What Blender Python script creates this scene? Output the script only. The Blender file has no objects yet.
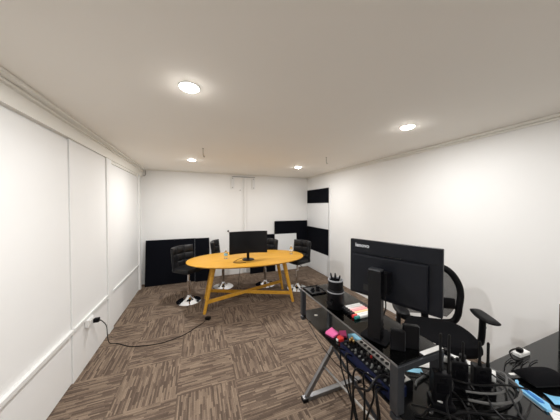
import bpy, bmesh, math, random
from mathutils import Vector, Matrix
random.seed(7)
PI = math.pi
R = math.radians
COL = bpy.context.scene.collection

# ------------------------------------------------------------------ materials
def mat(name, color, rough=0.6, metal=0.0, bump=0.0, bscale=200.0, spec=0.5, vary=0.0, vscale=3.0, trans=0.0, emit=0.0):
    m = bpy.data.materials.new(name); m.use_nodes = True
    nt = m.node_tree; N = nt.nodes; L = nt.links
    b = N['Principled BSDF']
    c = tuple(color) + (1,)
    b.inputs['Base Color'].default_value = c
    b.inputs['Roughness'].default_value = rough
    b.inputs['Metallic'].default_value = metal
    b.inputs['Specular IOR Level'].default_value = spec
    if trans: b.inputs['Transmission Weight'].default_value = trans
    if emit:
        b.inputs['Emission Color'].default_value = c
        b.inputs['Emission Strength'].default_value = emit
    if bump or vary:
        tc = N.new('ShaderNodeTexCoord')
    if bump:
        n = N.new('ShaderNodeTexNoise'); n.inputs['Scale'].default_value = bscale; n.inputs['Detail'].default_value = 3
        L.new(tc.outputs['Object'], n.inputs['Vector'])
        bp = N.new('ShaderNodeBump'); bp.inputs['Strength'].default_value = bump; bp.inputs['Distance'].default_value = 0.003
        L.new(n.outputs['Fac'], bp.inputs['Height']); L.new(bp.outputs['Normal'], b.inputs['Normal'])
    if vary:
        n2 = N.new('ShaderNodeTexNoise'); n2.inputs['Scale'].default_value = vscale; n2.inputs['Detail'].default_value = 5
        L.new(tc.outputs['Object'], n2.inputs['Vector'])
        mx = N.new('ShaderNodeMix'); mx.data_type = 'RGBA'
        mx.inputs['A'].default_value = tuple(v*(1-vary) for v in color) + (1,)
        mx.inputs['B'].default_value = tuple(min(1, v*(1+vary)) for v in color) + (1,)
        L.new(n2.outputs['Fac'], mx.inputs['Factor']); L.new(mx.outputs['Result'], b.inputs['Base Color'])
    return m

def carpet_mat():
    m = bpy.data.materials.new('carpet_tiles'); m.use_nodes = True
    nt = m.node_tree; N = nt.nodes; L = nt.links; b = N['Principled BSDF']
    b.inputs['Roughness'].default_value = 0.95; b.inputs['Specular IOR Level'].default_value = 0.1
    def M(op, a, c=None, d=None):
        n = N.new('ShaderNodeMath'); n.operation = op
        for i, v in enumerate((a, c, d)):
            if v is None: continue
            if isinstance(v, (int, float)): n.inputs[i].default_value = v
            else: L.new(v, n.inputs[i])
        return n.outputs[0]
    tc = N.new('ShaderNodeTexCoord'); s = N.new('ShaderNodeSeparateXYZ')
    L.new(tc.outputs['Object'], s.inputs[0])
    X = M('ADD', s.outputs[0], 20.18); Y = M('ADD', s.outputs[1], 20.0)
    tx = M('FLOOR', M('DIVIDE', X, 0.5)); ty = M('FLOOR', M('DIVIDE', Y, 0.5))
    par = M('MODULO', M('ADD', tx, ty), 2.0)          # quarter-turned neighbours
    def sel(p, q): return M('ADD', M('MULTIPLY', p, par), M('MULTIPLY', q, M('SUBTRACT', 1.0, par)))
    u = sel(X, Y); v = sel(Y, X)
    row = M('FLOOR', M('DIVIDE', u, 0.0125))
    tid = M('ADD', M('MULTIPLY', tx, 13.7), M('MULTIPLY', ty, 7.31))
    w1 = N.new('ShaderNodeTexWhiteNoise'); w1.noise_dimensions = '2D'
    cb = N.new('ShaderNodeCombineXYZ'); L.new(row, cb.inputs[0]); L.new(tid, cb.inputs[1]); L.new(cb.outputs[0], w1.inputs['Vector'])
    vv = M('ADD', M('DIVIDE', v, 0.13), M('MULTIPLY', w1.outputs['Value'], 9.0))
    seg = M('FLOOR', vv)
    w2 = N.new('ShaderNodeTexWhiteNoise'); w2.noise_dimensions = '3D'
    c2 = N.new('ShaderNodeCombineXYZ'); L.new(row, c2.inputs[0]); L.new(seg, c2.inputs[1]); L.new(tid, c2.inputs[2]); L.new(c2.outputs[0], w2.inputs['Vector'])
    fu = M('FRACT', M('DIVIDE', u, 0.0125))
    groove = M('LESS_THAN', fu, 0.22)
    nz = N.new('ShaderNodeTexNoise'); nz.inputs['Scale'].default_value = 90; nz.inputs['Detail'].default_value = 3
    L.new(tc.outputs['Object'], nz.inputs['Vector'])
    nb = N.new('ShaderNodeTexNoise'); nb.inputs['Scale'].default_value = 9; nb.inputs['Detail'].default_value = 2
    L.new(tc.outputs['Object'], nb.inputs['Vector'])
    f = M('ADD', M('MULTIPLY', w2.outputs['Value'], 0.62), M('MULTIPLY', nz.outputs['Fac'], 0.34))
    f = M('ADD', f, M('MULTIPLY', M('SUBTRACT', nb.outputs['Fac'], 0.5), 0.25))
    f = M('SUBTRACT', f, M('MULTIPLY', groove, 0.22))
    cr = N.new('ShaderNodeValToRGB'); L.new(f, cr.inputs[0])
    e = cr.color_ramp.elements
    e[0].position = 0.05; e[0].color = (0.080, 0.058, 0.046, 1)
    e[1].position = 0.85; e[1].color = (0.31, 0.235, 0.172, 1)
    k = e.new(0.42); k.color = (0.165, 0.120, 0.090, 1)
    L.new(cr.outputs[0], b.inputs['Base Color'])
    bp = N.new('ShaderNodeBump'); bp.inputs['Strength'].default_value = 0.5; bp.inputs['Distance'].default_value = 0.004
    L.new(f, bp.inputs['Height']); L.new(bp.outputs['Normal'], b.inputs['Normal'])
    return m

def wood_mat():
    m = bpy.data.materials.new('oiled_oak'); m.use_nodes = True
    nt = m.node_tree; N = nt.nodes; L = nt.links; b = N['Principled BSDF']
    tc = N.new('ShaderNodeTexCoord'); mp = N.new('ShaderNodeMapping'); mp.inputs['Scale'].default_value = (1.5, 22, 22)
    L.new(tc.outputs['Object'], mp.inputs[0])
    n = N.new('ShaderNodeTexNoise'); n.inputs['Scale'].default_value = 2.2; n.inputs['Detail'].default_value = 6; L.new(mp.outputs[0], n.inputs['Vector'])
    cr = N.new('ShaderNodeValToRGB'); L.new(n.outputs['Fac'], cr.inputs[0])
    e = cr.color_ramp.elements
    e[0].position = 0.3; e[0].color = (0.52, 0.25, 0.022, 1); e[1].position = 0.75; e[1].color = (0.69, 0.375, 0.045, 1)
    L.new(cr.outputs[0], b.inputs['Base Color']); b.inputs['Roughness'].default_value = 0.5; b.inputs['Specular IOR Level'].default_value = 0.3
    return m

def smoked_glass():
    m = bpy.data.materials.new('smoked_glass'); m.use_nodes = True
    nt = m.node_tree; N = nt.nodes; L = nt.links
    N.remove(N['Principled BSDF']); out = N['Material Output']
    t = N.new('ShaderNodeBsdfTransparent'); t.inputs[0].default_value = (0.40, 0.40, 0.40, 1)
    g = N.new('ShaderNodeBsdfGlossy'); g.inputs['Roughness'].default_value = 0.03
    fr = N.new('ShaderNodeFresnel'); fr.inputs[0].default_value = 1.5
    mx = N.new('ShaderNodeMixShader'); L.new(fr.outputs[0], mx.inputs[0]); L.new(t.outputs[0], mx.inputs[1]); L.new(g.outputs[0], mx.inputs[2])
    L.new(mx.outputs[0], out.inputs[0])
    return m

def mesh_fabric():
    m = bpy.data.materials.new('chair_netting'); m.use_nodes = True
    nt = m.node_tree; N = nt.nodes; L = nt.links; b = N['Principled BSDF']; out = N['Material Output']
    b.inputs['Base Color'].default_value = (0.02, 0.02, 0.022, 1); b.inputs['Roughness'].default_value = 0.8
    t = N.new('ShaderNodeBsdfTransparent'); mx = N.new('ShaderNodeMixShader'); mx.inputs[0].default_value = 0.55
    L.new(t.outputs[0], mx.inputs[1]); L.new(b.outputs[0], mx.inputs[2]); L.new(mx.outputs[0], out.inputs[0])
    return m

MT = dict(
    wall=mat('white_wall_paint', (0.88, 0.878, 0.862), 0.55, bump=0.06, bscale=60, vary=0.015),
    ceiling=mat('ceiling_paint', (0.945, 0.912, 0.85), 0.8, bump=0.05, bscale=80, vary=0.012),
    trim=mat('cream_trim_paint', (0.86, 0.845, 0.79), 0.5),
    beige=mat('lintel_paint', (0.90, 0.885, 0.83), 0.5, vary=0.02),
    carpet=carpet_mat(), wood=wood_mat(), glass=smoked_glass(), net=mesh_fabric(),
    felt=mat('black_felt', (0.004, 0.0045, 0.007), 0.95, bump=0.3, bscale=400, spec=0.08),
    white_panel=mat('white_board', (0.80, 0.81, 0.81), 0.5, vary=0.01),
    leather=mat('black_leather', (0.006, 0.006, 0.007), 0.42, bump=0.25, bscale=250, spec=0.3),
    chrome=mat('chrome', (0.85, 0.85, 0.86), 0.08, 1.0),
    black=mat('black_plastic', (0.004, 0.004, 0.005), 0.45, bump=0.05, bscale=500, spec=0.16),
    gloss=mat('gloss_black_plastic', (0.004, 0.004, 0.005), 0.25, spec=0.2),
    screen=mat('dark_screen', (0.004, 0.0045, 0.006), 0.3, spec=0.3),
    monitor=mat('monitor_shell', (0.0055, 0.0065, 0.010), 0.42, bump=0.08, bscale=700, spec=0.2),
    deskglass=mat('black_desk_glass', (0.005, 0.005, 0.005), 0.14, spec=0.42),
    steel=mat('graphite_steel', (0.085, 0.09, 0.10), 0.35, 0.7),
    silver=mat('silver_steel', (0.62, 0.62, 0.61), 0.28, 0.9), legsteel=mat('satin_leg_steel', (0.24, 0.24, 0.245), 0.35, 0.8),
    fabric=mat('black_seat_fabric', (0.004, 0.004, 0.005), 0.9, bump=0.4, bscale=500, spec=0.1),
    navy=mat('navy_enamel', (0.005, 0.010, 0.040), 0.3, spec=0.3),
    gold=mat('gold_connector', (0.75, 0.52, 0.22), 0.25, 1.0),
    red=mat('red_plastic', (0.65, 0.03, 0.025), 0.4), teal=mat('teal_plastic', (0.0, 0.20, 0.19), 0.4),
    pink=mat('pink_paper', (0.90, 0.17, 0.42), 0.7), magenta=mat('magenta_paper', (0.75, 0.08, 0.28), 0.7),
    sky=mat('sky_blue_paper', (0.30, 0.66, 0.86), 0.7), skyp=mat('light_blue_plastic', (0.22, 0.56, 0.86), 0.4),
    blue=mat('mid_blue_plastic', (0.02, 0.20, 0.60), 0.35),
    white=mat('white_plastic', (0.82, 0.82, 0.80), 0.4), paper=mat('white_paper', (0.85, 0.84, 0.82), 0.8),
    palepink=mat('pale_pink_plastic', (0.85, 0.50, 0.50), 0.4), rose=mat('rose_plastic', (0.85, 0.34, 0.36), 0.4),
    yellow=mat('straw_plastic', (0.88, 0.66, 0.34), 0.4),
    rubber=mat('black_cable_rubber', (0.003, 0.003, 0.0035), 0.4, spec=0.2), greycable=mat('grey_cable_rubber', (0.10, 0.10, 0.098), 0.45),
    bottle=mat('clear_plastic', (0.93, 0.96, 0.97), 0.05, trans=0.95), capw=mat('white_cap', (0.8, 0.82, 0.85), 0.4),
    lamp=mat('downlight_lens', (1.0, 0.95, 0.88), 0.5, emit=80.0), hook=mat('dull_metal', (0.30, 0.28, 0.25), 0.4, 0.8),
    socket=mat('dark_socket', (0.004, 0.004, 0.004), 0.6), label=mat('grey_print', (0.30, 0.31, 0.33), 0.5),
)

# ------------------------------------------------------------------ mesh helpers
class MB:
    def __init__(s): s.bm = bmesh.new()
    def box(s, x0, x1, y0, y1, z0, z1, bev=0.0, rz=0.0, M=None):
        c = Vector(((x0+x1)/2, (y0+y1)/2, (z0+z1)/2))
        g = bmesh.ops.create_cube(s.bm, size=1.0)['verts']
        T = Matrix.Translation(c) @ Matrix.Rotation(rz, 4, 'Z') @ Matrix.Diagonal((x1-x0, y1-y0, z1-z0, 1))
        bmesh.ops.transform(s.bm, matrix=T, verts=g)
        if bev:
            ed = list({e for v in g for e in v.link_edges})
            r = bmesh.ops.bevel(s.bm, geom=ed, offset=bev, segments=2, affect='EDGES', profile=0.6)
            g = list({v for f in r['faces'] for v in f.verts} | {v for v in g if v.is_valid})
        if M is not None: bmesh.ops.transform(s.bm, matrix=M, verts=g)
        return s
    def lathe(s, prof, x=0, y=0, z=0, n=28, M=None, cap=True):
        rings = []
        for r, h in prof:
            rings.append([s.bm.verts.new((x+r*math.cos(2*PI*i/n), y+r*math.sin(2*PI*i/n), z+h)) for i in range(n)])
        for a, b in zip(rings, rings[1:]):
            for i in range(n): s.bm.faces.new((a[i], a[(i+1) % n], b[(i+1) % n], b[i]))
        if cap:
            s.bm.faces.new(list(reversed(rings[0]))); s.bm.faces.new(rings[-1])
        if M is not None: bmesh.ops.transform(s.bm, matrix=M, verts=[v for r in rings for v in r])
        return s
    def rod(s, p, q, r0, r1=None, n=14):
        p = Vector(p); q = Vector(q); r1 = r0 if r1 is None else r1
        d = q-p; M = Matrix.Translation(p) @ d.to_track_quat('Z', 'Y').to_matrix().to_4x4()
        return s.lathe([(r0, 0), (r1, d.length)], n=n, M=M)
    def bar(s, p, q, w, h, up=(0, 0, 1)):
        p = Vector(p); q = Vector(q); d = q-p; L = d.length; d.normalize()
        a = d.cross(Vector(up)).normalized(); b = a.cross(d).normalized()
        M = Matrix((( a.x, d.x, b.x, (p.x+q.x)/2), (a.y, d.y, b.y, (p.y+q.y)/2), (a.z, d.z, b.z, (p.z+q.z)/2), (0, 0, 0, 1)))
        return s.box(-w/2, w/2, -L/2, L/2, -h/2, h/2, min(w, h)*0.12, M=M)
    def tube(s, pts, r, n=8, closed=False, sub=6, rad=None):
        P = [Vector(p) for p in pts]; out = []; k = len(P)
        rng = range(k if closed else k-1)
        for i in rng:
            p1, p2 = P[i], P[(i+1) % k]
            p0 = P[i-1] if (closed or i > 0) else p1; p3 = P[(i+2) % k] if (closed or i+2 < k) else p2
            for j in range(sub):
                t = j/sub
                out.append(0.5*((2*p1)+(p2-p0)*t+(2*p0-5*p1+4*p2-p3)*t*t+(3*p1-p0-3*p2+p3)*t*t*t))
        if not closed: out.append(P[-1])
        m = len(out); rings = []; prev = None
        for i, c in enumerate(out):
            a = out[(i+1) % m] if (closed or i < m-1) else c; b = out[i-1] if (closed or i > 0) else c
            d = (a-b).normalized()
            if prev is None:
                up = Vector((0, 0, 1)) if abs(d.z) < 0.9 else Vector((1, 0, 0)); u = d.cross(up).normalized()
            else:
                u = (prev-d*prev.dot(d)).normalized()
            prev = u; w = d.cross(u); rr = r if rad is None else rad(i/(m-1))
            rx, ry = rr if isinstance(rr, tuple) else (rr, rr)
            rings.append([s.bm.verts.new(c+u*rx*math.cos(2*PI*q/n)+w*ry*math.sin(2*PI*q/n)) for q in range(n)])
        for i in range(m if closed else m-1):
            a, b = rings[i], rings[(i+1) % m]
            for q in range(n): s.bm.faces.new((a[q], a[(q+1) % n], b[(q+1) % n], b[q]))
        if not closed: s.bm.faces.new(list(reversed(rings[0]))); s.bm.faces.new(rings[-1])
        return s
    def prism(s, poly, z0, z1, bev=0.0):
        a = [s.bm.verts.new((x, y, z0)) for x, y in poly]; b = [s.bm.verts.new((x, y, z1)) for x, y in poly]
        n = len(poly); s.bm.faces.new(list(reversed(a))); s.bm.faces.new(b)
        for i in range(n): s.bm.faces.new((a[i], a[(i+1) % n], b[(i+1) % n], b[i]))
        return s
    def shell(s, f, nu, nv, thick):
        """closed slab: f(u,v) -> (point, normal), given thickness function"""
        A = []; B = []
        for i in range(nu+1):
            ra = []; rb = []
            for j in range(nv+1):
                p, nr = f(i/nu, j/nv); t = thick(i/nu, j/nv)
                ra.append(s.bm.verts.new(Vector(p)+Vector(nr)*t[0])); rb.append(s.bm.verts.new(Vector(p)-Vector(nr)*t[1]))
            A.append(ra); B.append(rb)
        for i in range(nu):
            for j in range(nv):
                s.bm.faces.new((A[i][j], A[i+1][j], A[i+1][j+1], A[i][j+1])); s.bm.faces.new((B[i][j], B[i][j+1], B[i+1][j+1], B[i+1][j]))
        for i in range(nu):
            s.bm.faces.new((A[i][0], B[i][0], B[i+1][0], A[i+1][0])); s.bm.faces.new((A[i][nv], A[i+1][nv], B[i+1][nv], B[i][nv]))
        for j in range(nv):
            s.bm.faces.new((A[0][j], A[0][j+1], B[0][j+1], B[0][j])); s.bm.faces.new((A[nu][j], B[nu][j], B[nu][j+1], A[nu][j+1]))
        return s
    def build(s, name, m, parent=None, smooth=False, loc=None, rz=0.0):
        bmesh.ops.recalc_face_normals(s.bm, faces=s.bm.faces)
        me = bpy.data.meshes.new(name); s.bm.to_mesh(me); s.bm.free()
        o = bpy.data.objects.new(name, me); COL.objects.link(o)
        me.materials.append(MT[m] if isinstance(m, str) else m)
        if smooth:
            for p in me.polygons: p.use_smooth = True
            me.set_sharp_from_angle(angle=R(38))
        if loc is not None: o.location = loc
        o.rotation_euler.z = rz
        if parent is not None: o.parent = parent
        return o

def tag(o, label, cat, group=None, kind=None):
    o['label'] = label; o['category'] = cat
    if group: o['group'] = group
    if kind: o['kind'] = kind
    return o
def thing(name, label, cat, loc=(0, 0, 0), rz=0.0, group=None):
    o = bpy.data.objects.new(name, None); COL.objects.link(o); o.location = loc; o.rotation_euler.z = rz
    return tag(o, label, cat, group)
def struct(o): o['kind'] = 'structure'; return o
def dup(root, loc, rz, label):
    r = root.copy(); COL.objects.link(r); r.location = loc; r.rotation_euler.z = rz; r['label'] = label
    for ch in list(root.children):
        c = ch.copy(); COL.objects.link(c); c.parent = r
        for g in list(ch.children):
            d = g.copy(); COL.objects.link(d); d.parent = c
    return r

# ------------------------------------------------------------------ room shell
XL, XR, YB, YF, H = -1.10, 2.79, 5.15, -2.4, 2.40
struct(MB().box(XL-.1, XR+.1, YF-.1, YB+.1, -.1, 0).build('floor', 'carpet'))
struct(MB().box(XL-.1, XR+.1, YF-.1, YB+.1, H, H+.1).build('ceiling', 'ceiling'))
struct(MB().box(XL-.1, XL, YF, YB, 0, H).build('wall_left', 'wall'))
struct(MB().box(XR, XR+.1, YF, YB, 0, H).build('wall_right', 'wall'))
struct(MB().box(XL-.1, XR+.1, YB, YB+.1, 0, H).build('wall_back', 'wall'))
struct(MB().box(XL-.1, XR+.1, YF-.1, YF, 0, H).build('wall_front', 'wall'))
# left wall joinery: boxed lintel, cornice, pilasters and panels
struct(MB().box(XL, XL+.042, YF+.001, YB-.001, 2.248, H-.001).build('trim_1', 'beige'))
c = MB()
c.bar((XL+.072, YF+.01, H-.012), (XL+.072, YB-.01, H-.012), .075, .022)
c.bar((XL+.055, YF+.01, H-.034), (XL+.055, YB-.01, H-.034), .028, .018)
struct(c.build('trim_2', 'trim'))
struct(MB().box(XL, XL+.020, 2.49, 3.290, 0.0, 2.247, .003).build('trim_3', 'wall'))     # second panel
struct(MB().box(XL, XL+.012, YF+.01, 2.480, 0.012, 2.225, .003).build('trim_4', 'wall'))  # first panel, shadow gap above
struct(MB().box(XL, XL+.034, 3.300, 3.455, 0.0, 2.247, .004).build('trim_5', 'wall'))      # pilaster
struct(MB().box(XL, XL+.015, 3.462, 4.83, 0.0, 2.205, .003).build('trim_6', 'wall'))
struct(MB().box(XL, XL+.040, 4.84, 4.94, 0.0, 2.247, .004).build('trim_7', 'wall'))
struct(MB().box(XL, XL+.028, 3.457, 4.838, 2.21, 2.246, .003).build('trim_8', 'trim'))
# right wall and back wall cornices
c = MB(); c.bar((XR-.018, YF+.01, H-.014), (XR-.018, YB-.01, H-.014), .034, .026); c.bar((XR-.008, YF+.01, H-.038), (XR-.008, YB-.01, H-.038), .014, .020)
struct(c.build('trim_9', 'trim'))
struct(MB().bar((XL+.13, YB-.010, H-.010), (XR-.04, YB-.010, H-.010), .018, .018).build('trim_10', 'trim'))
struct(MB().box(XR-.014, XR, 4.075, 4.105, 0.0, 2.12, .003).build('trim_11', 'white_panel'))

# trunking on the left wall
t = thing('cable_trunking', 'long white plastic cable trunking running low along the panelled left wall', 'cable trunking', (XL+.022, 2.0, .475))
MB().box(-.0095, .016, -2.4, .478, 0, .034, .003).build('near_channel', 'white', t)
MB().box(-.0015, .016, .495, 1.285, 0, .034, .003).build('middle_channel', 'white', t)
MB().box(-.005, .010, 1.46, 2.82, 0, .030, .003).build('far_channel', 'white', t)
MB().box(.0165, .022, 1.16, 1.29, -.004, .042, .004).build('coupling', 'white', t)
t = thing('wall_outlet', 'white double power outlet on the left wall trunking with a black plug in it', 'power outlet', (XL+.0225, 2.77, .40))
MB().box(0, .034, -.065, .065, 0, .073, .006).build('housing', 'white', t)
MB().box(.034, .038, -.05, .05, .012, .062, .003).build('face_plate', 'white', t)
for k in (-1, 1): MB().box(.0381, .044, -.008+k*.02, .004+k*.02, .05, .06, .001).build('rocker_switch', 'white', t)
t = thing('power_plug', 'black power plug and adapter pushed into the left wall outlet', 'plug', (XL+.0615, 2.80, .425))
MB().box(0.0005, .05, -.022, .022, -.02, .022, .008).build('plug_body', 'black', t, True)
MB().rod((.05, 0, -.004), (.068, 0, -.012), .007, .004).build('strain_relief', 'rubber', t, True)
c = MB().tube([(XL+.13, 2.80, .41), (XL+.16, 2.83, .33), (XL+.13, 2.95, .14), (-.985, 3.06, .012), (-.90, 3.03, .006), (-.748, 2.914, .006), (-.60, 2.87, .006), (-.431, 2.85, .006), (-.30, 2.88, .006), (-.163, 2.938, .006), (-.04, 3.05, .006), (.03, 3.11, .006), (.085, 3.17, .012)], .0042)
tag(c.build('cable', 'rubber', None, True), 'thin black power cord snaking over the carpet from the left wall outlet', 'cord')
t = thing('floor_adapter', 'small black power adapter on the carpet beside the front left table leg', 'adapter', (.127, 3.215, .0005), R(-35))
MB().box(-.035, .035, -.025, .025, 0, .04, .008).build('adapter_body', 'black', t, True)
MB().rod((-.034, 0, .015), (-.055, 0, .012), .007, .005).build('strain_relief', 'rubber', t, True)

# back wall fittings
t = thing('vertical_trunking', 'tall white vertical cable cover running up the middle of the back wall', 'cable cover', (1.05, YB-.0005, 0))
MB().box(-.050, -.018, -.022, 0, .02, 2.37, .003).build('left_strip', 'wall', t)
MB().box(-.004, .045, -.034, 0, .02, 2.37, .003).build('channel', 'wall', t)
def bracket(x, lab):
    t = thing('wall_bracket', lab, 'bracket', (x, YB-.0005, 2.05), 0, 'ceiling brackets on the back wall')
    MB().box(-.045, .045, -.010, 0, 0, .27, .004).build('plate', 'white_panel', t)
    MB().box(-.045, -.037, -.028, -.010, .0, .27, .002).build('flange', 'trim', t)
    for z in (.03, .25): MB().rod((0, -.0102, z), (0, -.014, z), .010).build('bolt', 'hook', t)
    return t
bracket(.775, 'white slotted metal bracket high on the back wall, left of the vertical cable cover')
bracket(1.285, 'white slotted metal bracket high on the back wall, right of the vertical cable cover')
tag(MB().bar((.76, YB-.045, 2.335), (1.31, YB-.045, 2.335), .012, .014).build('bracket_rail', 'label'), 'thin grey rail joining the two brackets at the top of the back wall', 'rail')
tag(MB().lathe([(.010, 0), (.012, .006), (.006, .010)], M=Matrix.Translation((.955, YB, 2.02)) @ Matrix.Rotation(R(90), 4, 'X'), n=14).build('screw_hook', 'hook', None, True), 'tiny dark screw head on the back wall beside the brackets', 'screw')
tag(MB().lathe([(.010, 0), (.010, .02), (.020, .026), (.020, .040), (.010, .046)], M=Matrix.Translation((.665, YB, 1.047)) @ Matrix.Rotation(R(90), 4, 'X'), n=18).build('coat_peg', 'black', None, True), 'small black round knob on the back wall left of the table monitor', 'peg')
c = MB().tube([(-1.0, 5.10, 2.37), (-1.0, 5.10, 2.30), (-1.015, 5.095, 2.26), (-1.035, 5.09, 2.27)], .006)
tag(c.build('corner_hook', 'hook', None, True), 'small dull metal hook in the far left corner under the ceiling', 'hook')

# panels: leaning on the back wall, hung on the right wall
def panel(name, lab, w, h, th, loc, rz, tilt, m, cat='acoustic panel', group=None, edge=None):
    t = thing(name, lab, cat, loc, rz, group)
    t.rotation_euler = (tilt, 0, rz)
    MB().box(-w/2, w/2, -th, 0, 0, h, .004).build('face', m, t)
    MB().box(-w/2+.03, w/2-.03, 0.0002, .006, .03, h-.03).build('backing', edge or 'black', t)
    return t
panel('leaning_panel', 'wide black acoustic panel leaning on the back wall left of the bar stools', .96, .93, .030, (-.530, 4.985, 0), 0, R(-8.5), 'felt', group='black panels leaning on the back wall')
panel('leaning_panel', 'narrow upright black panel overlapping the right end of the wide leaning panel', .30, .932, .028, (.085, 4.94, 0), 0, R(-8.5), 'felt', group='black panels leaning on the back wall')
MB().box(-.1535, -.1505, -.029, .004, .003, .930).build('edge_strip', 'label', bpy.data.objects['leaning_panel.001'])
panel('leaning_panel', 'black panel on the floor behind the table monitor, left of the white board', .64, .93, .03, (1.49, 5.05, 0), 0, R(-4.5), 'felt', group='black panels leaning on the back wall')
panel('white_board', 'white rectangular board standing on the floor against the back wall between black panels', .60, .925, .02, (2.12, 5.03, 0), 0, R(-4), 'white_panel', 'board', edge='white_panel')
t = thing('wall_screen', 'large black flat screen fixed low on the back wall above the white board', 'screen', (2.285, YB-.0305, .69))
MB().box(-.463, .463, -.035, 0, 0, .565, .006).build('casing', 'black', t)
MB().box(-.452, .452, -.037, -.0352, .012, .553).build('display', 'felt', t)
MB().box(-.2, .2, .0002, .030, .15, .42).build('wall_mount', 'black', t)
def rpanel(z0, z1, m, lab, grp=None):
    t = thing('wall_panel', lab, 'acoustic panel', (XR-.0005, 4.625, z0), 0, grp)
    MB().box(-.026, -.006, -.495, .495, .003, z1-z0-.003, .004).build('face', m, t)
    MB().box(-.0058, 0, -.47, .47, .02, z1-z0-.02).build('backing', 'black' if m == 'felt' else 'white_panel', t)
rpanel(1.71, 2.06, 'felt', 'upper black panel high on the right wall near the far corner')
rpanel(1.10, 1.71, 'white_panel', 'white panel on the right wall between the two black ones')
rpanel(.50, 1.10, 'felt', 'lower larger black panel on the right wall behind the right bar stool')
rpanel(.015, .50, 'white_panel', 'white panel on the right wall reaching down to the carpet')

# ceiling: downlights and hooks
DL = [(-.045, 1.49, 'brightest round recessed ceiling downlight, nearest on the left'), (1.88, 1.48, 'round recessed ceiling downlight above the office chair and desk'),
      (-.085, 3.80, 'round recessed ceiling downlight above the left bar stool'), (1.83, 3.76, 'round recessed ceiling downlight above the right end of the oval table'),
      (-.045, -.83, 'round recessed ceiling downlight behind the viewpoint on the left'), (1.88, -.83, 'round recessed ceiling downlight behind the viewpoint on the right')]
for i, (x, y, lab) in enumerate(DL):
    t = thing('ceiling_downlight', lab, 'ceiling light', (x, y, H), 0, 'recessed downlights')
    MB().lathe([(.057, -.001), (.057, -.007), (.064, -.007), (.067, -.001)], n=32, cap=False).build('rim', 'white', t, True)
    MB().lathe([(.0565, -.001), (.0565, -.006), (.050, -.012), (.035, -.017), (.018, -.019), (.006, -.020)], n=32).build('lens', 'lamp', t, True)
    l = bpy.data.lights.new('downlight_beam', 'AREA'); l.shape = 'DISK'; l.size = .078; l.energy = 21 if x < 1 else 13.5; l.color = (.985, .985, .99); l.spread = R(180)
    lo = bpy.data.objects.new('downlight_beam', l); COL.objects.link(lo); lo.location = (0, 0, -.023); lo.parent = t
    l = bpy.data.lights.new('halo_fill', 'POINT'); l.shadow_soft_size = .03; l.energy = .16; l.color = (1.0, .98, .96)  # extra point lamp below the lens, added to give the ceiling a halo
    lo = bpy.data.objects.new('halo_fill', l); COL.objects.link(lo); lo.location = (0, 0, -.07); lo.parent = t
def ceil_hook(x, y, ln, lab):
    t = thing('ceiling_hook', lab, 'hook', (x, y, H), 0, 'hooks in the ceiling')
    MB().lathe([(.012, -.0005), (.012, -.004), (.004, -.006)], n=14).build('base_plate', 'hook', t, True)
    MB().tube([(0, 0, -.005), (0, 0, -ln*.6), (.004, 0, -ln*.85), (.012, 0, -ln), (.020, 0, -ln*.88)], .0042).build('shank', 'hook', t, True)
ceil_hook(.07, 3.0, .115, 'thin metal hook hanging from the ceiling above the table end, beside the left downlight')
ceil_hook(1.88, 2.86, .10, 'thin metal hook hanging from the ceiling near the right wall')

# ------------------------------------------------------------------ oval table
TX, TY, TR = .815, 3.64, R(-3.5)
t = thing('oval_table', 'oval oak meeting table with splayed round legs and crossed stretchers', 'table', (TX, TY, 0), TR)
n = 72; a, b_ = 1.0, .57
def oval(k, d): 
    x = math.cos(k); y = math.sin(k); p = 0.94
    return ((a-d)*math.copysign(abs(x)**p, x), (b_-d)*math.copysign(abs(y)**p, y))
m = MB(); rings = []
for d, z in ((.050, .715), (.006, .735), (.0, .741), (.002, .748), (.006, .75)):
    rings.append([m.bm.verts.new((*oval(2*PI*i/n, d), z)) for i in range(n)])
for q, w in zip(rings, rings[1:]):
    for i in range(n): m.bm.faces.new((q[i], q[(i+1) % n], w[(i+1) % n], w[i]))
m.bm.faces.new(list(reversed(rings[0]))); m.bm.faces.new(rings[-1])
m.build('tabletop', 'wood', t, True)
MB().box(-.60, .60, -.24, .24, .675, .7145, .004).box(-.56, .56, -.20, .20, .674, .70).build('apron', 'wood', t)
feet = {}
for sx in (-1, 1):
    for sy in (-1, 1):
        f = Vector((sx*.718, sy*.285, .0)); h = Vector((sx*.575, sy*.215, .7)); feet[(sx, sy)] = (f, h)
        MB().rod(f, h, .023, .037, 20).build('leg', 'wood', t, True)
def on(k, s): f, h = feet[k]; return f+(h-f)*s
MB().bar(on((-1, -1), .24), on((1, 1), .24), .030, .052).build('stretcher', 'wood', t)
MB().bar(on((-1, 1), .21), on((1, -1), .21), .030, .052).build('stretcher', 'wood', t)

# curved monitor on the table
t = thing('curved_monitor', 'black curved computer monitor standing on the oval wooden table', 'monitor', (.775, 3.46, .7505), R(-3))
W2, z0, z1 = .308, .115, .475
def crv(off): 
    def f(u, v):
        x = (u*2-1)*W2; y = -.05*(x/W2)**2
        nx = .1*(x/W2)/W2
        nn = Vector((-nx*0-nx, -1, 0)).normalized(); nn = Vector((nx*-1, -1, 0)).normalized()
        return ((x, y+off, z0+v*(z1-z0)), nn)
    return f
MB().shell(crv(0), 24, 2, lambda u, v: (.010, .012)).build('casing', 'black', t, True)
W2s = W2; W2 = .301; z0 += .012; z1 -= .007
MB().shell(crv(-.0105), 24, 2, lambda u, v: (.001, .0)).build('screen', 'screen', t, True)
MB().box(-.10, .10, .013, .045, .17, .37, .012).build('rear_housing', 'black', t)
MB().box(-.022, .022, .030, .050, .012, .25, .004).build('stand_neck', 'black', t)
MB().lathe([(.10, 0), (.10, .006), (.092, .010), (.03, .012)], y=.02).build('stand_base', 'black', t, True)
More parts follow.
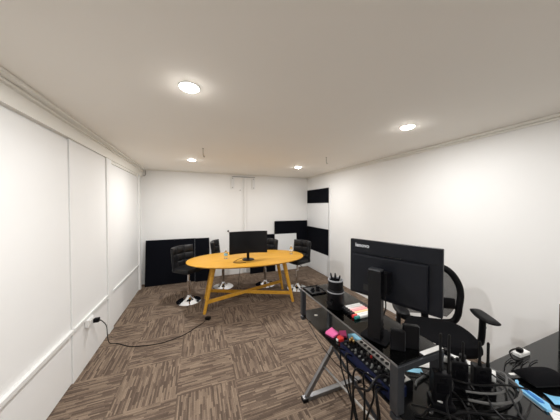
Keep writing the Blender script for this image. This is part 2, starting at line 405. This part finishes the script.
c = MB().tube([(.77, 3.60, .756), (.64, 3.56, .755), (.55, 3.43, .755), (.52, 3.36, .755), (.60, 3.29, .755), (.70, 3.30, .755)], .0035)
tag(c.build('table_cable', 'rubber', None, True), 'thin black cable looping over the tabletop beside the curved monitor', 'cable')
c = MB().tube([(.80, 4.21, .762), (.80, 4.262, .73), (.79, 4.27, .45), (.76, 4.25, .20), (.72, 4.18, .02), (.62, 4.05, .006), (.50, 3.95, .006)], .004)
tag(c.build('hanging_cable', 'rubber', None, True), 'thin black cable hanging down behind the oval table to the carpet', 'cable')

def bottle(x, y, lab, s=1.0):
    t = thing('water_bottle', lab, 'bottle', (x, y, .7505), 0, 'bottles on the oval table')
    MB().lathe([(.022*s, 0), (.029*s, .005), (.029*s, .035*s), (.026*s, .045*s), (.029*s, .055*s), (.029*s, .10*s), (.018*s, .125*s), (.011*s, .135*s), (.011*s, .148*s)], n=24).build('bottle_body', 'bottle', t, True)
    MB().lathe([(.0125*s, .142*s), (.0125*s, .160*s), (.010*s, .163*s)], n=16).build('cap', 'capw', t, True)
    MB().lathe([(.0295*s, .058*s), (.0295*s, .088*s)], n=24, cap=False).build('paper_sleeve', 'sky' if x < 1 else 'paper', t, True)
bottle(.436, 3.66, 'small clear water bottle on the left half of the oval table')
bottle(1.61, 3.60, 'small clear water bottle on the right end of the oval table')

# bar stools
def make_stool(lab, loc, rz):
    t = thing('bar_stool', lab, 'bar stool', loc, rz, 'black bar stools round the oval table')
    MB().lathe([(.200, 0), (.200, .008), (.17, .014), (.11, .026), (.06, .046), (.036, .08), (.030, .11)], n=40).build('pedestal_base', 'chrome', t, True)
    MB().lathe([(.027, .105), (.027, .36), (.029, .365)], n=24).build('outer_column', 'chrome', t, True)
    MB().lathe([(.018, .36), (.018, .50)], n=18).build('gas_lift', 'chrome', t, True)
    MB().box(-.10, .10, -.11, .11, .495, .53, .012).rod((0, .0, .505), (0, .12, .47), .03, .02).build('seat_mount', 'black', t)
    MB().tube([(.06, -.02, .50), (.13, -.05, .495), (.19, -.05, .475)], .006).build('height_lever', 'black', t, True)
    MB().box(-.215, .215, -.21, .16, .53, .61, .032).build('seat', 'leather', t, True)
    def f(u, v):
        x = (u*2-1)*.220
        y = .175-.085*abs(x/.220)**2.4+.04*v
        d = -.085*2.4*abs(x/.220)**1.4*(1 if x > 0 else -1)/.220
        return ((x, y, .565+v*.372), Vector((d, -1, 0)).normalized())
    def th(u, v):
        s = abs(math.sin(PI*u*3))**.35; q = abs(math.sin(PI*min(1, v)*3))**.35
        e = min(1, min(u, 1-u)*14)**.5*min(1, min(v, 1-v)*14)**.5
        return (.008+.024*s*q*e, .018+.012*e)
    MB().shell(f, 36, 30, th).build('backrest', 'leather', t, True)
    return t
st = make_stool('black padded bar stool left of the oval table, fully in view with chrome base', (-.155, 3.97, .0005), R(45))
dup(st, (.470, 4.42, .0005), R(74), 'black padded bar stool behind the left half of the table, seen edge-on')
dup(st, (1.30, 4.23, .0005), R(-62), 'black padded bar stool behind the table, half hidden by the curved monitor')
dup(st, (1.84, 3.81, .0005), R(-70), 'black padded bar stool at the right end of the table near the right wall')

# ------------------------------------------------------------------ corner desk
t = thing('corner_desk', 'black glass L-shaped corner desk with silver frame and raised shelf, in the foreground', 'desk')
DT = .75
MB().prism([(.80, .06), (2.76, .06), (2.76, .685), (1.41, .685), (1.41, 1.60), (.80, 1.60)], DT-.010, DT).build('desktop', 'deskglass', t)
MB().box(.785, 1.078, .655, 1.565, .958, .966, .001).build('raised_shelf', 'glass', t)
for (x, y) in ((.800, .665), (.800, 1.545), (1.055, .665), (1.055, 1.545)):
    near = y < 1
    w = .020 if near else .017
    MB().box(x-w, x+w, y-w, y+w, .7505, .957, .002).box(x-w, x+w, y-w, y+w, .715, .7395, .002).build('shelf_post', 'steel', t)
for y in (.665, 1.545): MB().box(.78, 1.08, y-.019, y+.019, .929, .9575, .002).build('shelf_rail', 'steel', t)
MB().box(.781, .7848, .65, 1.56, .957, .966, .001).build('edge_strip', 'legsteel', t)
MB().box(.945, 1.078, .648, .672, .9664, .969, .001).build('rail_glint', 'silver', t)  # silver strip paints the bright reflection on the end rail's outer half
for (x, y) in ((.89, 1.495), (.935, .615)):
    MB().lathe([(.014, 0), (.014, .003), (.008, .005)], x=x, y=y, z=DT, n=20).build('fixing_cap', 'chrome', t, True)
def legframe(y):
    l = MB().box(.81, 1.41, y-.022, y+.022, .004, .034, .004)
    l.bar((.845, y, .035), (1.35, y, .715), .036, .03, up=(0, 1, 0)).box(.83, 1.39, y-.02, y+.02, .705, .7395, .003)
    o = l.build('leg_frame', 'legsteel', t)
    for x in (.83, 1.39): MB().box(x-.024, x+.024, y-.025, y+.025, 0, .03, .004).build('end_cap', 'black', o)
legframe(1.57); legframe(.12)
l = MB().box(2.64, 2.68, .08, .66, .004, .034, .004).bar((2.66, .10, .035), (2.66, .60, .715), .044, .03, up=(1, 0, 0)).box(2.64, 2.68, .09, .65, .705, .7395, .003)
l.build('leg_frame', 'legsteel', t)
MB().bar((1.01, 1.56, .25), (.86, .14, .58), .016, .006).build('cross_brace', 'silver', t)
MB().bar((1.10, 1.56, .40), (.95, .14, .14), .024, .006).build('cross_brace', 'steel', t)
MB().box(1.38, 1.40, .14, 1.55, .70, .738, .002).build('under_rail', 'steel', t)

# desk monitor, seen from behind
SH = .9665
t = thing('desk_monitor', 'black widescreen monitor seen from behind on the raised desk shelf', 'monitor', (.832, .818, SH), R(-68))
MB().box(-.070, .060, -.026, .115, 0, .008, .003).build('stand_base', 'fabric', t)
MB().box(-.032, .032, -.020, .020, .010, .350, .003).build('stand_column', 'gloss', t)
MB().box(-.030, .030, -.022, .018, .350, .360, .003).build('column_cap', 'steel', t)
MB().box(-.035, .045, .020, .083, .23, .335, .006).build('tilt_head', 'black', t)
cx = .030
MB().box(cx-.224, cx+.224, .100, .122, .165, .480, .004).build('panel_shell', 'monitor', t)
MB().box(cx-.205, cx+.172, .084, .101, .175, .400, .010).build('rear_housing', 'monitor', t)
MB().box(cx-.212, cx+.212, .1222, .1235, .186, .466).build('screen', 'screen', t)
MB().box(cx-.205, cx+.205, .0985, .1003, .402, .4045).build('vent_line', 'black', t)
MB().box(cx-.03, cx+.055, .0965, .1003, .395, .408, .002).build('carry_slot', 'gloss', t)
MB().box(cx-.135, cx-.105, .0835, .0845, .20, .235).build('port_recess', 'socket', t)
cu = bpy.data.curves.new('brand_lettering', 'FONT'); cu.body = 'lenovo'; cu.size = .030; cu.extrude = .0004; cu.align_x = 'LEFT'
cu.offset = .0006
lo = bpy.data.objects.new('brand_lettering', cu); COL.objects.link(lo); cu.materials.append(mat('pale_lettering', (.6, .62, .65), .5))
bpy.context.view_layer.update()
_me = bpy.data.meshes.new_from_object(lo); bpy.data.objects.remove(lo); lo = bpy.data.objects.new('brand_lettering', _me); COL.objects.link(lo)
lo.rotation_euler = (R(90), 0, 0); lo.location = (cx-.192, .0993, .438); lo.parent = t; lo['label'] = 'light grey lettering'
MB().tube([(.02, .045, .235), (.03, .05, .16), (.01, .045, .08), (.0, .06, .015)], .0035).build('signal_cable', 'rubber', t, True)

# cup stack on the shelf
t = thing('desk_canister', 'black cylindrical canister with side knob at the far part of the raised shelf', 'canister', (.855, 1.185, SH), R(-60))
MB().lathe([(.052, 0), (.055, .004), (.055, .118), (.050, .122)], n=36).build('canister_body', 'black', t, True)
MB().lathe([(.0556, .104), (.0556, .112)], n=36, cap=False).build('band', 'label', t, True)
MB().rod((0, -.054, .055), (0, -.085, .055), .014, .012).box(-.02, .02, -.095, -.083, .045, .065, .003).build('side_knob', 'gloss', t)
t = thing('pen_pot', 'round black pen pot with pale rim on top of the black canister', 'pen pot', (.855, 1.185, SH+.1225), 0)
MB().lathe([(.046, 0), (.049, .003), (.049, .055), (.044, .055), (.044, .006), (.001, .006)], n=32, cap=False).build('pot_body', 'black', t, True)
MB().lathe([(.0495, .055), (.0505, .058), (.0495, .063), (.0435, .063), (.043, .055)], n=32, cap=False).build('rim', 'label', t, True)
PZ = SH+.1225+.0065
for i, (dx, dy, lx, ly, h, m) in enumerate([(-.02, .012, -.010, .010, .085, 'black'), (-.008, -.018, -.014, -.008, .080, 'gloss'), (.012, .018, .006, .012, .078, 'black'), (.02, -.006, .012, -.006, .072, 'black'), (.0, .0, .003, .004, .075, 'gloss'), (-.022, -.006, -.016, .0, .07, 'black'), (.010, -.024, .014, -.012, .066, 'silver')]):
    p = Vector((.855+dx*.7, 1.185+dy*.7, PZ)); q = p+Vector((lx, ly, h))
    o = thing('pen', 'slim silver pen standing among black ones in the round pot' if m == 'silver' else 'dark pen standing upright in the round pen pot', 'pen', p, 0, 'dark pens in the pot' if m != 'silver' else None)
    MB().rod((0, 0, 0), q-p, .005, .0055, 10).build('barrel', m, o, True)
    MB().rod((q-p), (q-p)*1.12, .0055, .004, 10).build('cap', m, o, True)

t = thing('shelf_tray', 'flat black tray on the far end of the raised shelf', 'tray', (.865, 1.475, SH))
MB().box(-.065, .065, -.075, .075, 0, .005, .002).box(-.065, .065, -.075, -.070, .005, .010).box(-.065, -.060, -.07, .07, .005, .010).box(.060, .065, -.07, .07, .005, .010).box(-.065, .065, .070, .075, .005, .010).build('tray_body', 'gloss', t)
for x, y, rz, lab in ((.842, 1.465, 20, 'black binder clip on the shelf tray, nearer the desk edge'), (.895, 1.475, -40, 'black binder clip on the shelf tray, nearer the pen pot')):
    o = thing('binder_clip', lab, 'clip', (x, y, SH+.0055), R(rz), 'clips on the tray')
    MB().prism([(-.016, -.012), (.016, -.012), (.016, .012), (-.016, .012)], 0, .004).box(-.016, .016, -.004, .004, .004, .022, .002).build('clip_body', 'black', o)
    MB().tube([(-.008, .004, .018), (-.009, .018, .028), (.0, .026, .032), (.009, .018, .028), (.008, .004, .018)], .0014).build('wire_handle', 'black', o, True)

# felt markers in a row
MK = [('white', 'black', 'white marker with black cap, farthest in the marker row'), ('white', 'black', 'white marker with black cap, second farthest in the row'), ('palepink', 'black', 'pale pink marker with black cap in the row'),
      ('rose', 'black', 'rose pink marker with black cap beside the yellow one'), ('yellow', 'black', 'straw yellow marker in the marker row'), ('white', 'red', 'white marker with a red cap in the row'), ('white', 'teal', 'white marker with a teal green cap, nearest in the row')]
for i, (bd, cp, lab) in enumerate(MK):
    y = 1.135-i*.0215
    o = thing('marker', lab, 'marker', (.865, y, SH+.0103), 0, 'markers on the raised shelf')
    MB().rod((.030, 0, 0), (.148, 0, 0), .0102, .0102, 14).build('barrel', bd, o, True)
    MB().rod((0, 0, 0), (.030, 0, 0), .0092, .0102, 14).build('cap', cp, o, True)

# two upright black boxes near the shelf end
def slab(x, y, w, d, h, rz, lab):
    t = thing('portable_drive', lab, 'drive', (x, y, SH), R(rz), 'upright black boxes on the raised shelf')
    MB().box(-w/2, w/2, -d/2, d/2, 0, h, .004).build('casing', 'black', t)
    MB().box(w/2+.0001, w/2+.002, -d/2+.003, d/2-.003, .004, h-.004, .0005).build('side_strip', 'steel', t)
slab(.868, .722, .060, .022, .094, -38, 'smaller black upright box on the shelf, beside the monitor column')
slab(.940, .712, .068, .026, .108, -38, 'taller black upright box with grey side strip near the shelf end')

# sticky notes etc. on the desk
def pad(x, y, w, d, h, rz, m, lab, name='sticky_notes', cat='sticky notes'):
    t = thing(name, lab, cat, (x, y, DT+.0005), R(rz))
    MB().box(-w/2, w/2, -d/2, d/2, 0, h, .0008).build('pad', m, t)
    v = MB()
    def f(u, q): return ((-w/2+u*w, -d/2+q*d, h+.0006+.010*q*q*(.4+.6*u)), Vector((0, 0, 1)))
    v.shell(f, 4, 6, lambda a, b: (.0002, .0002)).build('top_sheet', m, t, True)
pad(.868, 1.235, .072, .066, .010, 18, 'pink', 'bright pink pad of sticky notes at the desk edge')
pad(.925, 1.195, .045, .05, .012, -30, 'magenta', 'small magenta pad of sticky notes between the pink and blue ones')
pad(.975, 1.135, .078, .055, .012, -22, 'sky', 'light blue pad of sticky notes beside the audio mixer')
t = thing('red_tape_roll', 'small red and white capped object in front of the pink sticky notes', 'cap', (.875, 1.155, DT+.0005))
MB().lathe([(.020, 0), (.022, .003), (.022, .020), (.019, .023)], n=22).build('cap_body', 'red', t, True)
MB().box(-.030, -.0225, -.008, .008, .004, .016, .001).build('white_tab', 'white', t)

# audio mixer and patch bay below the shelf
t = thing('audio_mixer', 'dark blue audio mixer crowded with knobs and cables under the raised shelf', 'audio mixer', (.813, .70, DT+.0005))
MB().prism([(0, 0), (.090, 0), (.090, .375), (0, .375)], 0, .050).build('chassis', 'navy', t)
MB().box(.004, .087, .006, .369, .0502, .053, .001).build('control_face', 'black', t)
for r in range(3):
    for k in range(14):
        m = 'silver' if (k+r) % 5 == 0 else ('red' if (r == 2 and k % 6 == 1) else 'black')
        MB().lathe([(.0062, 0), (.0062, .004), (.0045, .012)], x=.031+r*.021, y=.025+k*.025, z=.0531, n=10).build('knob', m, t, True)
for k in range(12):
    MB().box(.010, .022, .022+k*.029, .028+k*.029, .0531, .060, .001).build('fader', 'silver', t)
MB().box(-.0008, -.0002, .10, .15, .018, .030).build('name_plate', 'paper', t)
for k, (x, y) in enumerate(((.05, .345), (.07, .352), (.062, .328))):
    MB().lathe([(.006, 0), (.007, .004), (.007, .022), (.004, .030)], x=x, y=y, z=.0531, n=12).build('connector', 'gold', t, True)
t = thing('patch_bay', 'silver patch bay with a row of round black sockets behind the audio mixer', 'patch bay', (.905, .71, DT+.0005))
MB().prism([(0, 0), (.055, 0), (.055, .34), (0, .34)], 0, .052).build('chassis', 'black', t)
MB().box(.001, .045, .005, .335, .0522, .055, .001).build('face_plate', 'silver', t)
for k in range(10):
    MB().lathe([(.0095, 0), (.011, .003), (.006, .003), (.006, .001)], x=.023, y=.028+k*.0315, z=.0551, n=14).build('socket', 'socket', t, True)

# ------------------------------------------------------------------ cables
def cable(pts, r, m, lab, grp, cat='cable', name='cable'):
    return tag(MB().tube(pts, r, n=8).build(name, m, None, True), lab, cat, grp)
HG = 'black cables hanging off the desk edge'
HL = 'black cable hanging from the audio mixer over the desk edge towards the floor'
hang = [
 [(.812, 1.03, .78), (.785, 1.035, .80), (.765, 1.02, .77), (.762, 1.01, .70), (.765, .94, .60), (.77, .87, .50), (.80, .80, .25), (.86, .70, .02)],
 [(.812, .97, .785), (.785, .955, .81), (.768, .945, .77), (.765, .93, .68), (.77, .90, .58), (.78, .86, .48), (.83, .82, .22), (.90, .85, .02)],
 [(.812, .76, .785), (.785, .75, .80), (.768, .745, .76), (.768, .765, .69), (.77, .795, .58), (.80, .83, .30), (.85, .90, .02)],
 [(.812, .725, .785), (.785, .722, .80), (.770, .71, .76), (.768, .70, .70), (.77, .71, .62), (.80, .74, .30), (.82, .80, .02)],
 [(.812, .79, .785), (.783, .785, .80), (.768, .78, .75), (.768, .781, .66), (.77, .78, .56), (.81, .76, .25), (.88, .76, .02)],
 [(.812, .745, .775), (.785, .70, .775), (.766, .69, .72), (.767, .72, .64), (.772, .77, .55), (.79, .83, .30), (.80, .95, .02)],
 [(.812, .83, .775), (.785, .82, .78), (.764, .835, .72), (.766, .80, .60), (.775, .74, .50), (.79, .72, .30), (.83, .66, .02)],
]
for i, p in enumerate(hang):
    p = [p[0]]+[(.772-.0105*i, y, z+(.0112*i if j == 0 else 0)) for j, (x, y, z) in enumerate(p[1:])]
    cable(p, .0048, 'rubber', HL, HG)
cable([(.812, .705, .825), (.79, .71, .87), (.74, .72, .87), (.697, .72, .83), (.695, .75, .81), (.695, .78, .79), (.695, .815, .76), (.695, .82, .68), (.695, .84, .52), (.695, .87, .30), (.695, .92, .02)], .0055, 'rubber',
      'thick dark cable bent sideways along the desk edge before dropping to the floor', None)
cable([(.80, 1.42, .757), (.776, 1.41, .76), (.770, 1.35, .745), (.772, 1.27, .71), (.79, 1.19, .67), (.85, 1.12, .60), (1.0, 1.0, .50)], .0028, 'rubber',
      'thin wire sagging below the far part of the desk edge', None)
# tangle across the desk between radios and shelf post
tang = [
 [(.85, .62, .758), (.93, .57, .764), (1.05, .56, .762), (1.15, .52, .764), (1.28, .50, .760), (1.42, .53, .757), (1.46, .60, .757), (1.43, .68, .760)],
 [(.86, .60, .758), (.97, .62, .766), (1.08, .60, .768), (1.17, .56, .770), (1.27, .56, .766), (1.36, .58, .762), (1.345, .60, .768)],
 [(1.08, .76, .760), (1.11, .70, .762), (1.11, .63, .766), (1.07, .55, .766), (1.00, .50, .762), (.93, .45, .758), (.90, .35, .757)],
 [(1.05, .80, .760), (1.12, .76, .764), (1.17, .68, .768), (1.15, .60, .774), (1.08, .52, .770), (1.05, .43, .760), (1.06, .30, .757)],
 [(.95, .55, .757), (1.02, .53, .772), (1.10, .49, .775), (1.18, .45, .766), (1.22, .38, .757), (1.20, .28, .757)],
 [(1.14, .82, .760), (1.19, .76, .766), (1.25, .72, .772), (1.27, .65, .772), (1.20, .55, .775), (1.13, .47, .770), (1.12, .35, .757)],
 [(.84, .63, .757), (.90, .57, .764), (.98, .48, .762), (1.08, .42, .764), (1.20, .42, .760), (1.33, .45, .757)],
 [(1.30, .70, .77), (1.34, .62, .770), (1.33, .55, .766), (1.25, .48, .770), (1.16, .40, .760), (1.14, .26, .757)],
 [(1.02, .90, .758), (1.10, .87, .760), (1.16, .82, .762), (1.13, .72, .768), (1.10, .62, .770), (.97, .57, .776), (.91, .52, .760)],
 [(1.10, .66, .780), (1.13, .60, .785), (1.18, .56, .785), (1.24, .54, .780), (1.31, .51, .768), (1.38, .48, .757)],
]
for i, p in enumerate(tang):
    p = [(x, y, .7562+.0080*i*(1 if 0 < j < len(p)-1 else .8)) for j, (x, y, z) in enumerate(p)]
    cable(p, .0042, 'rubber', 'black cable tangled on the desk around the upright radios', 'black cables tangled on the desk')
cable([(1.10, .56, .790), (1.16, .515, .792), (1.22, .492, .792), (1.30, .482, .790), (1.38, .50, .788), (1.435, .55, .780), (1.45, .61, .775), (1.455, .655, .770)], .0055, 'greycable', 'outer grey cable loop on the desk round the nearest radio', 'grey cable loops on the desk')
cable([(1.11, .575, .812), (1.17, .540, .812), (1.235, .518, .810), (1.30, .518, .806), (1.36, .54, .800), (1.425, .57, .796), (1.435, .60, .792)], .0045, 'greycable', 'inner grey cable loop on the desk round the nearest radio', 'grey cable loops on the desk')
cable([(.99, .72, .760), (1.02, .735, .762), (1.06, .74, .762), (1.09, .745, .762), (1.13, .75, .762), (1.17, .76, .762)], .005, 'greycable', 'grey cable behind the near shelf post running to the power board', None)

# power board with plugs
pb = thing('power_board', 'white power board with black plugs on the desk below the office chair', 'power board', (1.335, .775, DT+.0005), R(-66))
MB().box(-.19, .19, -.030, .030, 0, .034, .006).build('housing', 'white', pb)
for k in range(5):
    MB().box(-.165+k*.068, -.125+k*.068, -.018, .018, .0341, .0352, .0003).build('outlet_face', 'label', pb)
for k in range(4):
    pl = MB().box(-.160+k*.068, -.130+k*.068, -.014, .014, .0353, .068, .006); o = pl.build('plug', 'black' if k != 1 else 'white', pb)
t = thing('white_paper_sheet', 'white sheet of paper on the desk under the raised shelf end', 'paper', (1.205, .865, DT+.0005), R(-30))
MB().box(-.07, .07, -.085, .085, 0, .001).build('sheet', 'paper', t)
t = thing('blue_card', 'small pale blue and white card on the desk behind the near shelf post', 'card', (1.085, .815, DT+.0005), R(-35))
MB().box(-.05, .05, -.03, .03, 0, .002).build('card_body', 'sky', t); MB().box(-.05, .05, .008, .03, .0021, .0026).build('white_stripe', 'paper', t)
for x, y, rz, lab in ((1.00, .615, 35, 'small white plug-like block among the cables beside the near shelf post'), (1.10, .705, 20, 'small white block among the cables in front of the farthest radio')):
    t = thing('white_connector', lab, 'connector', (x, y, DT+.022), R(rz)); MB().box(-.022, .022, -.010, .010, 0, .014, .003).build('body', 'white', t); MB().rod((.022, 0, .007), (.036, 0, .007), .004, .003, 8).build('boot', 'white', t)

# radios with antennas
def radio(x, y, rz, ants, h, lab, tall):
    t = thing('handheld_radio', lab, 'radio', (x, y, DT+.0005), R(rz), 'upright radios on the desk')
    MB().box(-.045, .045, -.035, .035, 0, .030, .006).build('charging_cradle', 'black', t)
    MB().box(-.034, .034, -.019, .019, .0305, h, .005).build('body', 'black', t)
    MB().box(-.022, .022, -.0205, -.0192, h*.45, h*.72, .0003).build('speaker_grille', 'gloss', t)
    MB().box(-.012, .012, -.0205, -.0192, h*.78, h*.90, .0003).build('display', 'gloss', t)
    for k in (-.022, .0): MB().lathe([(.007, 0), (.007, .010), (.005, .013)], x=k if ants > 1 else k-.003, y=.0, z=h, n=14).build('knob', 'black', t, True) if ants == 1 else None
    for k in range(ants):
        ax = (.027-k*.032) if ants > 1 else .018
        MB().lathe([(.0075, 0), (.0075, .012), (.0055, .02), (.0055, tall-.006), (.003, tall)], x=ax, y=0, z=h, n=14).build('antenna', 'rubber', t, True)
radio(1.005, .612, -38, 2, .155, 'black upright radio farthest left, next to the shelf end', .170)
radio(1.175, .640, -38, 1, .140, 'black upright radio with one antenna, between the other two', .095)
radio(1.255, .590, -38, 2, .130, 'black upright radio with two straight antennas, nearest the grey part of the desk', .115)

# ------------------------------------------------------------------ right part of the desk
t = thing('corner_outlet', 'small white power outlet with black plug at the far edge of the desk', 'power outlet', (1.80, .652, DT+.0005), R(-4))
MB().box(-.048, .048, -.016, .020, 0, .020, .004).build('housing', 'white', t)
MB().box(-.035, -.003, -.012, .014, .0202, .045, .008).build('plug', 'black', t)
cable([(1.776, .64, .79), (1.74, .655, .80), (1.70, .665, .785), (1.685, .645, .762), (1.71, .63, .757), (1.74, .625, .757)], .004, 'rubber', 'short black cable looping out of the outlet at the far desk edge', None)
for i, (x0, y0, x1, y1) in enumerate(((1.545, .625, 1.69, .655), (1.555, .600, 1.70, .620), (1.60, .585, 1.76, .615), (1.66, .575, 1.80, .595))):
    cable([(x0, y0, .757), ((x0+x1)/2, (y0+y1)/2+.008, .758), (x1, y1, .757), (x1+.006, y1-.006, .757)], .0020, 'rubber', 'thin black cable tie lying on the bare grey part of the desk', 'cable ties on the desk', 'cable tie', 'cable_tie')

t = thing('black_case', 'soft black zipped case lying on the right part of the desk', 'case', (1.622, .512, DT+.0005), R(-18))
def f(u, v):
    x = (u*2-1)*.105; y = (v*2-1)*.052
    return ((x, y, .022), Vector((0, 0, 1)))
def th(u, v):
    q = max(0, 1-abs(2*u-1)**3)*max(0, 1-abs(2*v-1)**2.6)
    return (.003+.034*q**.7, .003+.017*q**.5)
MB().shell(f, 20, 14, th).build('case_body', 'fabric', t, True)
MB().tube([(-.105, -.052, .022), (.105, -.052, .022), (.105, .052, .022), (-.105, .052, .022)], .003, closed=True, sub=1).build('zip', 'black', t)
MB().box(-.135, -.100, .030, .042, .014, .018, .001).build('white_tag', 'white', t)
t = thing('blue_tool', 'light blue plastic tool with a darker blue insert on the desk', 'tool', (1.437, .498, DT+.0005), R(-97))
MB().prism([(-0.0468, 0.0266), (-0.0562, 0.0475), (-0.0663, 0.0551), (-0.0686, 0.0437), (-0.0546, 0.0190), (-0.0312, -0.0038), (0.0741, -0.0285), (0.0819, -0.0095), (0.0585, 0.0209), (0.0000, 0.0285), (-0.0234, 0.0266)], 0, .012).build('handle', 'skyp', t)
MB().prism([(-0.0273, 0.0114), (0.0429, -0.0114), (0.0546, 0.0000), (0.0429, 0.0095), (-0.0156, 0.0209)], .0122, .015).build('insert', 'blue', t)
MB().prism([(-0.0351, -0.0114), (0.0663, -0.0380), (0.0702, -0.0323), (-0.0312, -0.0038)], 0.001, .004).build('blade', 'silver', t)
t = thing('blue_wrapper', 'light blue packet lying at the right edge between case and paper', 'packet', (1.535, .420, DT+.0005), R(-40))
def f2(u, v): return (((u*2-1)*.050, (v*2-1)*.030, .006+.004*math.sin(5*u+3*v)), Vector((0, 0, 1)))
MB().shell(f2, 12, 8, lambda u, v: (.001+.005*math.sin(PI*u)*math.sin(PI*v), .001)).build('packet_body', 'skyp', t, True)
t = thing('note_paper', 'white sheet of paper at the near right corner of the view on the desk', 'paper', (1.425, .345, DT+.0005), R(-55))
MB().box(-.075, .075, -.055, .055, 0, .002).build('sheet', 'paper', t)
for k in range(4): MB().box(-.06, .03+.01*(k % 2), -.03+k*.02, -.0285+k*.02, .0021, .0024).build('printed_line', 'label', t)
t = thing('desk_speaker', 'tall black box speaker on the desk, cut off by the right edge', 'speaker', (2.055, .49, DT+.0005), R(-50))
MB().box(-.07, .07, -.08, .08, 0, .29, .006).build('cabinet', 'black', t)
MB().lathe([(.052, 0), (.050, .003), (.02, .001)], M=Matrix.Translation((0, -.0802, .10)) @ Matrix.Rotation(R(90), 4, 'X'), n=28).build('driver', 'gloss', t, True)
MB().lathe([(.022, 0), (.020, .003), (.01, .001)], M=Matrix.Translation((0, -.0802, .22)) @ Matrix.Rotation(R(90), 4, 'X'), n=22).build('tweeter', 'gloss', t, True)

# ------------------------------------------------------------------ office chair
t = thing('office_chair', 'black mesh-back office chair with armrests between the desk and right wall', 'office chair', (2.0, 1.24, .0005), R(-35))
def seatf(u, v):
    x = (u*2-1); y = (v*2-1)
    k = (abs(x)**3.2+abs(y)**3.2)
    px = x*.275*math.sqrt(1-.40*y*y); py = y*.255*math.sqrt(1-.40*x*x)
    return ((px, py, .485), Vector((0, 0, 1)))
def seatt(u, v):
    e = (max(0, 1-abs(2*u-1)**5)*max(0, 1-abs(2*v-1)**5))**.5
    return (.006+.055*e**.7-.012*math.exp(-((u-.5)**2+(v-.5)**2)*8),   .006+.045*e**.6)
MB().shell(seatf, 22, 20, seatt).build('seat', 'fabric', t, True)
hl = [(.13, .275, 1.03), (.21, .262, .975), (.268, .255, .87), (.282, .250, .77), (.268, .245, .66), (.255, .245, .57), (.20, .250, .50)]
loop = [(0, .285, 1.045)]+hl+[(0, .258, .485)]+[(-x, y, z) for x, y, z in reversed(hl)]
MB().tube(loop, .02, n=12, closed=True, rad=lambda q: (.022, .030)).build('back_frame', 'black', t, True)
def netf(u, v):
    z = .54+v*.49; w = .245*math.sin(PI*min(1, .12+v*.80))**.45+.02
    return (((u*2-1)*w, .255+.04*(v-.4)**2*2-.0+.02*math.cos(PI*(u-.5)), z), Vector((0, -1, 0)))
MB().shell(netf, 14, 14, lambda u, v: (.001, .001)).build('back_mesh', 'net', t, True)
MB().box(-.225, .225, .212, .246, .64, .745, .016).build('lumbar_pad', 'black', t, True)
MB().tube([(0, .15, .43), (0, .29, .46), (0, .315, .60), (0, .30, .75)], .02, n=10, rad=lambda q: (.035, .014)).build('back_support', 'black', t, True)
for s in (-1, 1):
    o = MB().tube([(s*.20, .02, .445), (s*.30, .02, .45), (s*.325, .02, .50), (s*.325, .01, .685)], .018, n=10, rad=lambda q: (.032, .020)).build('armrest', 'black', t, True)
    def pf(u, v, s=s):
        x = (u*2-1); y = (v*2-1)
        return ((s*.32+x*.056*(1-.25*y*y), -.02+y*.135*(1-.12*x*x), .702+.008*y*y), Vector((0, 0, 1)))
    MB().shell(pf, 10, 14, lambda u, v: (.002+.016*(max(0, 1-abs(2*u-1)**3)*max(0, 1-abs(2*v-1)**4))**.5, .010)).build('armrest_pad', 'black', o, True)
    MB().lathe([(.008, 0), (.008, .006)], M=Matrix.Translation((s*.325+.0205*s, .01, .60)) @ Matrix.Rotation(R(90)*s, 4, 'Y'), n=12).build('height_button', 'label', o, True)
MB().box(-.09, .09, -.10, .12, .385, .43, .012).build('tilt_mechanism', 'black', t)
MB().lathe([(.030, .09), (.030, .25), (.020, .255), (.020, .39)], n=20).build('gas_lift', 'black', t, True)
MB().tube([(.08, .02, .40), (.20, .03, .40), (.25, .03, .39)], .007).build('height_lever', 'black', t, True)
for k in range(5):
    a_ = R(90+72*k); d = Vector((math.cos(a_), math.sin(a_), 0))
    l = MB().bar(d*.03+Vector((0, 0, .105)), d*.30+Vector((0, 0, .082)), .045, .028).build('base_spoke', 'black', t)
    cs = MB(); sd = Vector((-d.y, d.x, 0))
    for q in (-1, 1): cs.rod(d*.285+sd*q*.008+Vector((0, 0, .027)), d*.285+sd*q*.024+Vector((0, 0, .027)), .0265, .0265, 18)
    cs.rod(d*.285+Vector((0, 0, .03)), d*.285+Vector((0, 0, .07)), .007)
    cs.build('caster', 'gloss', l)
# small items on the carpet by the right wall
t = thing('floor_power_box', 'white socket box on the carpet at the foot of the right wall', 'power box', (2.70, 1.96, .0005), R(5))
MB().box(-.05, .05, -.10, .10, 0, .045, .006).build('housing', 'white', t); MB().box(-.02, .02, -.05, -.01, .0452, .075, .006).build('plug', 'black', t)
cable([(2.69, 1.93, .07), (2.62, 1.88, .05), (2.52, 1.83, .008), (2.40, 1.90, .006), (2.30, 2.02, .006), (2.15, 2.0, .006)], .004, 'rubber', 'black cord on the carpet by the right wall socket box', None)

# ------------------------------------------------------------------ camera, world, view
cam = bpy.data.cameras.new('camera'); co = bpy.data.objects.new('camera', cam); COL.objects.link(co)
cam.sensor_width = 36; cam.lens = 36*213/560; cam.clip_start = .02
co.location = (0, 0, 1.64); co.rotation_euler = (R(90-1.08), 0, R(-21.1))
sc = bpy.context.scene; sc.camera = co
w = bpy.data.worlds.new('room_world'); sc.world = w; w.use_nodes = True
w.node_tree.nodes['Background'].inputs[0].default_value = (.8, .8, .8, 1); w.node_tree.nodes['Background'].inputs[1].default_value = .05
sc.view_settings.view_transform = 'Standard'; sc.view_settings.look = 'None'; sc.view_settings.gamma = 1.0
sc.view_settings.exposure = 0.10; sc.view_settings.use_curve_mapping = False
